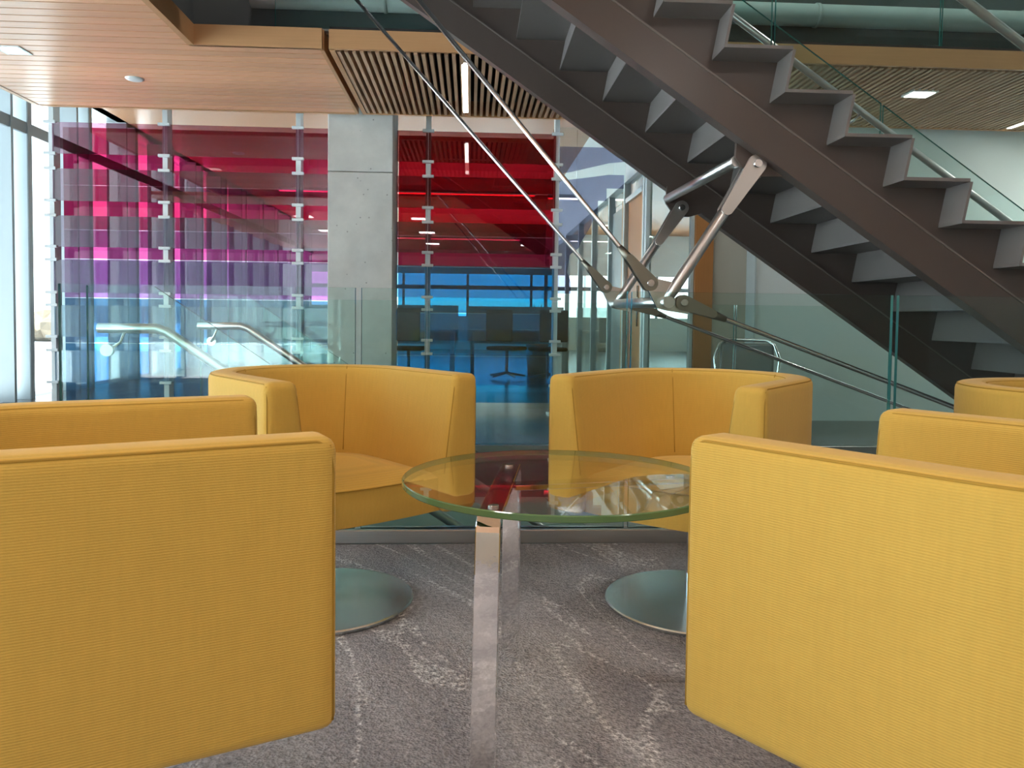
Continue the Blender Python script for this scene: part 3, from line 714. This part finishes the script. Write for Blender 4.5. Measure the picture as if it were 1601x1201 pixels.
# ------------------------------------------------------------------ glass table
tb = empty('glass_table', (.203, 1.71, 0), label='round glass side table on flat chrome bar legs between the yellow chairs', cat='table')
rg = .352
MB().lathe([(0, .537), (rg-.003, .537)], 96).build('underside', M['tglass'], tb) if False else None
g = MB()
n = 96
ring = lambda r, z: [(r*cos(2*pi*k/n), r*sin(2*pi*k/n), z) for k in range(n)]
vs = ring(rg-.002, .535) + ring(rg, .537) + ring(rg, .547) + ring(rg-.002, .549)
g.add(vs, [list(range(n-1, -1, -1)), [3*n+k for k in range(n)]], 0)
for j in range(3): g.add(vs, [[j*n+k, j*n+(k+1) % n, (j+1)*n+(k+1) % n, (j+1)*n+k] for k in range(n)], 1, True)
g.mi[0] = 2; g.build('table_top', [M['tglass'], M['tedge'], M['tunder']], tb)
def flatbar(pts, wdt, th, side):   # ribbon of flat bar following pts; side = width direction
    vs = []; side = Vector(side).normalized(); pts = [Vector(p) for p in pts]
    for i, p in enumerate(pts):
        d = (pts[min(i+1, len(pts)-1)]-pts[max(0, i-1)]).normalized(); nn = side.cross(d).normalized()
        for a, b in ((-1, -1), (1, -1), (1, 1), (-1, 1)): vs.append(p + side*a*wdt/2 + nn*b*th/2)
    fs = [[0, 1, 2, 3], [(len(pts)-1)*4+k for k in (3, 2, 1, 0)]]
    for i in range(len(pts)-1):
        for k in range(4): fs.append([i*4+k, i*4+(k+1) % 4, (i+1)*4+(k+1) % 4, (i+1)*4+k])
    return MB().add(vs, fs, 0, False)
def bend(p, q, z0, z1, r=.035, n=6, splay=0.):   # from foot at p up, bend over towards q
    p = Vector((p[0], p[1], 0)); q = Vector((q[0], q[1], 0)); d = (q-p).normalized(); out = [p - d*splay + Vector((0, 0, z0)), p + Vector((0, 0, z1-r))]
    for k in range(1, n+1):
        t = pi/2*k/n; out.append(p + d*(r-r*cos(t)) + Vector((0, 0, z1-r+r*sin(t))))
    return out
c = Vector((.203, 1.71, 0))
pf = (.036-.203, 1.425-1.71); pb = (.112-.203, 1.985-1.71); pr = (.545-.203, 1.80-1.71)
zt = .526
mid = ((pf[0]+pb[0])/2, (pf[1]+pb[1])/2)
dAB = Vector((pb[0]-pf[0], pb[1]-pf[1], 0)).normalized(); sideA = Vector((dAB.y, -dAB.x, 0))
A1 = bend(pf, mid, 0, zt, splay=.06); A2 = bend(pb, mid, 0, zt, splay=.0)
flatbar(A1 + A2[::-1], .047, .012, sideA).build('leg', M['chrome'], tb, .0015, 1, 60)
st3 = Vector((mid[0], mid[1], 0)) + Vector((pr[0]-mid[0], pr[1]-mid[1], 0)).normalized()*.026
dC = Vector((pr[0]-mid[0], pr[1]-mid[1], 0)).normalized()
flatbar([st3+Vector((0, 0, zt))] + bend(pr, mid, 0, zt, splay=.06)[::-1], .047, .012, Vector((dC.y, -dC.x, 0))).build('leg', M['chrome'], tb, .0015, 1, 60)
for p in ((pf[0]+.012, pf[1]+.07), (pb[0]-.012, pb[1]-.07), (pr[0]-.07, pr[1]-.02)):
    MB().lathe([(0, zt+.0055), (.011, zt+.0055), (.011, zt+.0095), (0, zt+.0095)], 16, c=p).build('glass_pad', M['rod'], tb)

# ------------------------------------------------------------------ ceiling fittings
def downlight(x, y, lab, sq=False):
    e = empty('downlight', (x, y, ZC), label=lab, cat='light')
    if sq:
        fr = MB(); a, b = .085, .065
        for x0, x1, y0, y1 in ((-a, a, -a, -b), (-a, a, b, a), (-a, -b, -b, b), (b, a, -b, b)): fr.box(x0, x1, y0, y1, -.006, 0)
        fr.build('frame', M['whitelam'], e); MB().box(-b, b, -b, b, -.003, -.001).build('lens', M['lampsoft'], e)
    else:
        MB().lathe([(0, -.012), (.05, -.012), (.062, -.006), (.066, 0)], 28).build('lens', M['whitelam'], e)
    return e
downlight(-3.05, 5.34, 'square recessed downlight in the oak plank ceiling', True)
downlight(-2.50, 5.90, 'small round white detector on the oak plank ceiling')
e = empty('slot_light', (-.06, 5.98, ZC+.01), label='white slot light between the oak slats above the column side', cat='light')
MB().box(-.022, .022, -.62, .62, 0, .05).build('housing', M['whitelam'], e); MB().box(-.020, .020, -.61, .61, -.012, 0).build('diffuser', M['lamp'], e)
e = empty('slot_light', (4.75, 6.1, ZC+.01), label='white slot light between oak slats at the far right', cat='light')
MB().box(-.022, .022, -.55, .55, 0, .05).build('housing', M['whitelam'], e); MB().box(-.020, .020, -.54, .54, -.012, 0).build('diffuser', M['lamp'], e)
e = empty('slot_light', (1.98, 5.7, ZC+.01), label='small slot light in oak slats behind the stair glass', cat='light')
MB().box(-.022, .022, -.2, .2, 0, .05).build('housing', M['whitelam'], e); MB().box(-.020, .020, -.19, .19, -.012, 0).build('diffuser', M['lamp'], e)
e = empty('downlight', (3.38, 5.72, ZC-.008), label='square downlight in the oak slats right of the stair', cat='light')
MB().box(-.1, .1, -.08, .08, 0, .03).build('frame', M['whitelam'], e); MB().box(-.085, .085, -.065, .065, -.004, 0).build('lens', M['lampsoft'], e)

# ------------------------------------------------------------------ added fill lamps outside the view, shaped as square downlights: lounge, stair, white wall
def lamp(x, y, z, p, lab, size=.3, col=(1, .96, .91)):
    e = empty('downlight', (x, y, z), label=lab, cat='light')
    fr = MB(); a, b = size/2+.02, size/2
    for x0, x1, y0, y1 in ((-a, a, -a, -b), (-a, a, b, a), (-a, -b, -b, b), (b, a, -b, b)): fr.box(x0, x1, y0, y1, -.008, 0)
    fr.build('frame', M['whitelam'], e)
    l = arealight('fill_light', (0, 0, -.012), (0, 0, 0), size, size, p, col); l.parent = e
for i, yy in enumerate((-3.6, -1.3, 1.2)):
    for j, xx in enumerate((-2.9, -.9, 1.3, 3.6)):
        if i == 2 and j == 3: continue
        lamp(xx, yy, ZC, LP, '%s added fill light of the %s row over the lounge, behind the camera' % (('first', 'second', 'third', 'fourth')[j], ('rear', 'middle', 'front')[i]))  # added to lift the interior against the bright windows
for j, xx in enumerate((-1.2, 1.6, 4.4)):
    lamp(xx, 3.9, 6.2, UP, '%s added fill light in the upper storey above the stair' % ('left', 'middle', 'right')[j], .5)  # added to bring light down the stair opening
lamp(5.9, 6.0, ZC, WP, 'added fill light in the oak slats, out of view, brightening the white wall', .2)  # added to brighten the wall behind the stair
